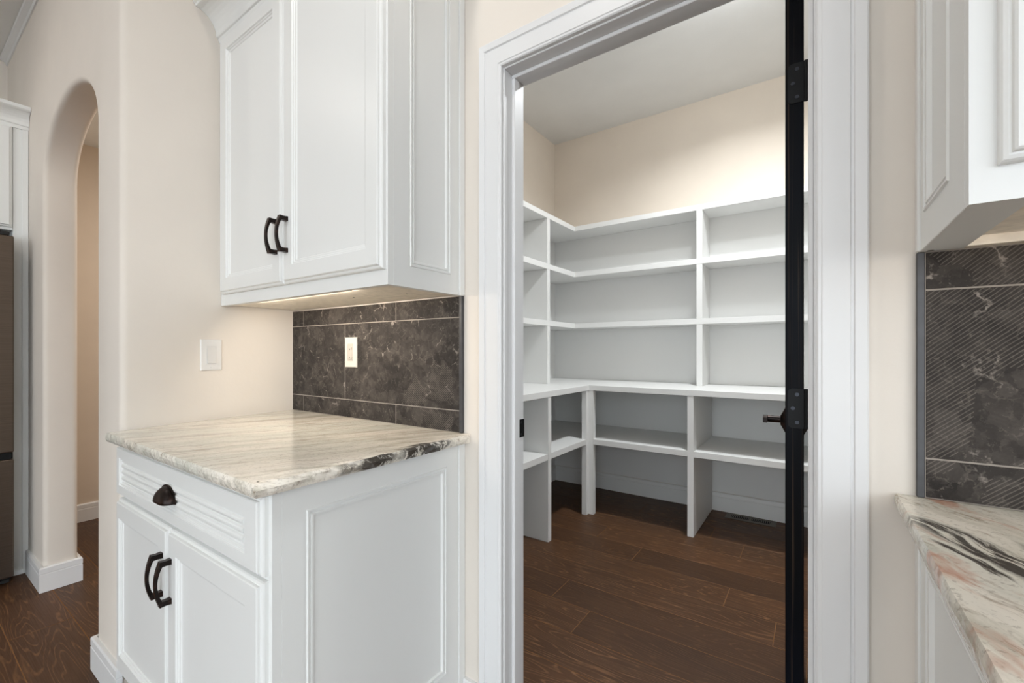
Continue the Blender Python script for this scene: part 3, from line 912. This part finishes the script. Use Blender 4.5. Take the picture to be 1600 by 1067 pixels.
bx('back_panel', PXL, PXL + .0095, YS, PYB - .01, .137, .8965, 'shelf_white', low)
bx('back_panel', PXL, XE, PYB - .0095, PYB, .137, .8965, 'shelf_white', low)

def ell(name, xf, yf, z0, z1, parent, ext=0.0):
    P = [(PXL, YS - ext), (xf, YS - ext), (xf, yf), (XE, yf), (XE, PYB), (PXL, PYB)]
    V = [(x, y, z0) for x, y in P] + [(x, y, z1) for x, y in P]
    Fc = [tuple(range(6)), tuple(range(6, 12))] + [(k, (k + 1) % 6, 6 + (k + 1) % 6, 6 + k) for k in range(6)]
    return mk(name, V, Fc, 'shelf_white', parent, bevel=.0012)
wt = ell('shelving_worktop', XL + .004, YB - .004, .897, .9345, None)
tag(wt, 'deep white L-shaped pantry shelf at counter height on the cubbies', 'worktop')
up = thing('upper_shelving', (-1.0, 3.4, .935), 'white upper pantry shelves in an L around the far corner', 'shelving')
for z0, z1 in ((1.372, 1.411), (1.797, 1.837), (2.178, 2.217)):
    ell('shelf', XU, YU, z0, z1, up)
levels = [(.935, 1.3715), (1.4115, 1.7965), (1.8375, 2.1775)]
for z0, z1 in levels:
    for y0 in (YS, 2.03, 2.862):
        bx('divider', PXL + .0105, XU - .001, y0, y0 + TH + .002, z0, z1, 'shelf_white', up, bevel=.0008)
    for x0 in (-.699, .06, .64, XE - .04):
        bx('divider', x0, x0 + .039, YU + .001, PYB - .0105, z0, z1, 'shelf_white', up, bevel=.0008)
    bx('back_panel', PXL, PXL + .0095, YS, PYB - .01, z0, z1, 'shelf_white', up)
    bx('back_panel', PXL, XE, PYB - .0095, PYB, z0, z1, 'shelf_white', up)

# floor register
vt = bx('floor_vent', -.535, -.225, 3.425, 3.535, .0003, .0045, 'vent_metal', bevel=.002)
tag(vt, 'dark brown metal floor register on the boards under the pantry shelves', 'vent')
for x0 in (-.50, -.372):
    bx('grille_shade', x0, x0 + .112, 3.455, 3.507, .0046, .0050, 'void_shade', vt)  # dark sheet laid on the plate as the shade inside the slots
    for i in range(10):
        bx('louver', x0 + .004 + i * .0112, x0 + .0085 + i * .0112, 3.455, 3.507, .0051, .0066, 'vent_metal', vt)

# ------------------------------------------------------------------ refrigerator and its cabinet
XF = -3.325
fr = thing('refrigerator', (-3.7, -.05, 0), 'brushed stainless steel refrigerator beside the arch at the left edge', 'refrigerator')
bx('body', -4.10, XF - .055, -.50, .395, .02, 1.755, 'black_metal', fr)
for y0, y1 in ((-.05, .400), (-.505, -.055)):
    dd = bx('door', XF - .05, XF, y0, y1, .672, 1.760, 'stainless', fr, bevel=.006, seg=2)
    yh = -.085 if y0 < -.4 else -.02
    boxes('door_handle', [(XF + .03, XF + .05, yh - .01, yh + .01, .85, 1.6), (XF - .001, XF + .03, yh - .008, yh + .008, .88, .91), (XF - .001, XF + .03, yh - .008, yh + .008, 1.54, 1.57)], 'stainless', dd)
fz = bx('freezer_drawer', XF - .05, XF, -.505, .400, .045, .638, 'stainless', fr, bevel=.006, seg=2)
bx('drawer_gap_shade', XF - .052, XF - .012, -.50, .392, .639, .671, 'void_shade', fr)  # black strip standing for the shade in the drawer recess
bx('kick_grille', XF - .10, XF - .06, -.49, .39, .004, .05, 'rubber_black', fr)
bx('hinge_cover', XF - .09, XF - .012, .30, .385, 1.7605, 1.782, 'rubber_black', fr, bevel=.004)
XC = -3.47
fc = thing('refrigerator_cabinet', (-3.8, 0, 0), 'white cabinet surround with crown above the stainless refrigerator', 'cabinet')
bx('filler_panel', -4.13, XC, .412, .4685, .001, 2.372, 'cabinet_white', fc, bevel=.002)
bx('filler_trim', XC, XC + .006, .444, .4685, .001, 2.372, 'cabinet_white', fc, bevel=.002)
bx('base_trim', XC, XC + .010, .412, .452, .001, .03, 'cabinet_white', fc, bevel=.003)
bx('filler_panel', -4.13, XC, -.60, -.525, .001, 2.372, 'cabinet_white', fc, bevel=.002)
bx('body', -4.13, XC - .001, -.524, .411, 1.815, 2.372, 'cabinet_white', fc)
for a, b in ((-.05, .409), (-.522, -.054)):
    panel_door('door', PX(XC), a, b, 1.828, 2.356, fc, fw=.055)
CF = [(0, 2.355), (.008, 2.355), (.010, 2.372), (.014, 2.374)]
for i in range(7):
    a = math.pi / 2 * i / 6
    CF.append((.016 + .045 * (1 - math.cos(a)), 2.378 + .06 * math.sin(a)))
CF += [(.066, 2.440), (.072, 2.445), (.072, 2.462), (0, 2.462)]
sweep('crown_moulding', [lambda n, z: (XC + n, -.60, z), lambda n, z: (XC + n, .4685, z)], CF, 'cabinet_white', fc)
bx('top_panel', -4.13, XC, -.60, .4685, 2.373, 2.46, 'cabinet_white', fc)

# ------------------------------------------------------------------ ceiling lights
def downlight(x, y, z, power, label, colr=WARM, r=.065, group=None, spread=math.pi):
    t = thing('ceiling_light', (x, y, z), label, 'light', group=group)
    N = 28
    V, Fc = [], []
    for rr, zz in ((r + .028, z - .0005), (r + .026, z - .006), (r + .004, z - .008), (r, z - .004), (r, z - .0005)):
        V += [(x + rr * math.cos(2 * math.pi * i / N), y + rr * math.sin(2 * math.pi * i / N), zz) for i in range(N)]
    for k in range(4):
        for i in range(N): Fc.append((k * N + i, k * N + (i + 1) % N, k * N + N + (i + 1) % N, k * N + N + i))
    mk('trim_ring', V, Fc, 'lamp_housing', t)
    disc('lens', lambda u, v, n: (x + u, y + v, z - n), 0, 0, .0006, .002, r - .001, 'lamp_lens', t, N)
    area('lamp', (x, y, z - .0095), r * 2 - .01, 0, power, colr, t, disk=True, spread=spread)
    return t
for i, (x, y) in enumerate(CANS):
    downlight(x, y, KCEIL, CAN_W, 'round recessed ceiling light in the kitchen ceiling', group='kitchen ceiling lights')
downlight(-.30, 2.52, PCEIL, PANTRY_W, 'round recessed ceiling light in the pantry ceiling', colr=(.93, .97, 1.0), spread=math.radians(150))
fm = thing('pantry_fill_light', (-.30, 2.22, PCEIL), 'added unseen fill lamp on the pantry ceiling', 'light')  # extra lamp added to lift the pantry ceiling and walls
disc('base', lambda u, v, n: (-.30 + u, 2.22 + v, PCEIL - n), 0, 0, .0005, .015, .07, 'lamp_housing', fm, 24)
pl = bpy.data.lights.new('lamp', 'POINT'); pl.energy = PANTRY_FILL_W; pl.color = (.93, .97, 1.0); pl.shadow_soft_size = .05
po = bpy.data.objects.new('lamp', pl); col.objects.link(po); po.parent = fm; po.location = (0, 0, -.085)
downlight(-3.3, 2.0, HCEIL, HALL_W, 'added unseen recessed lamp that brightens the hall')  # lamp added to light the hall behind the arch
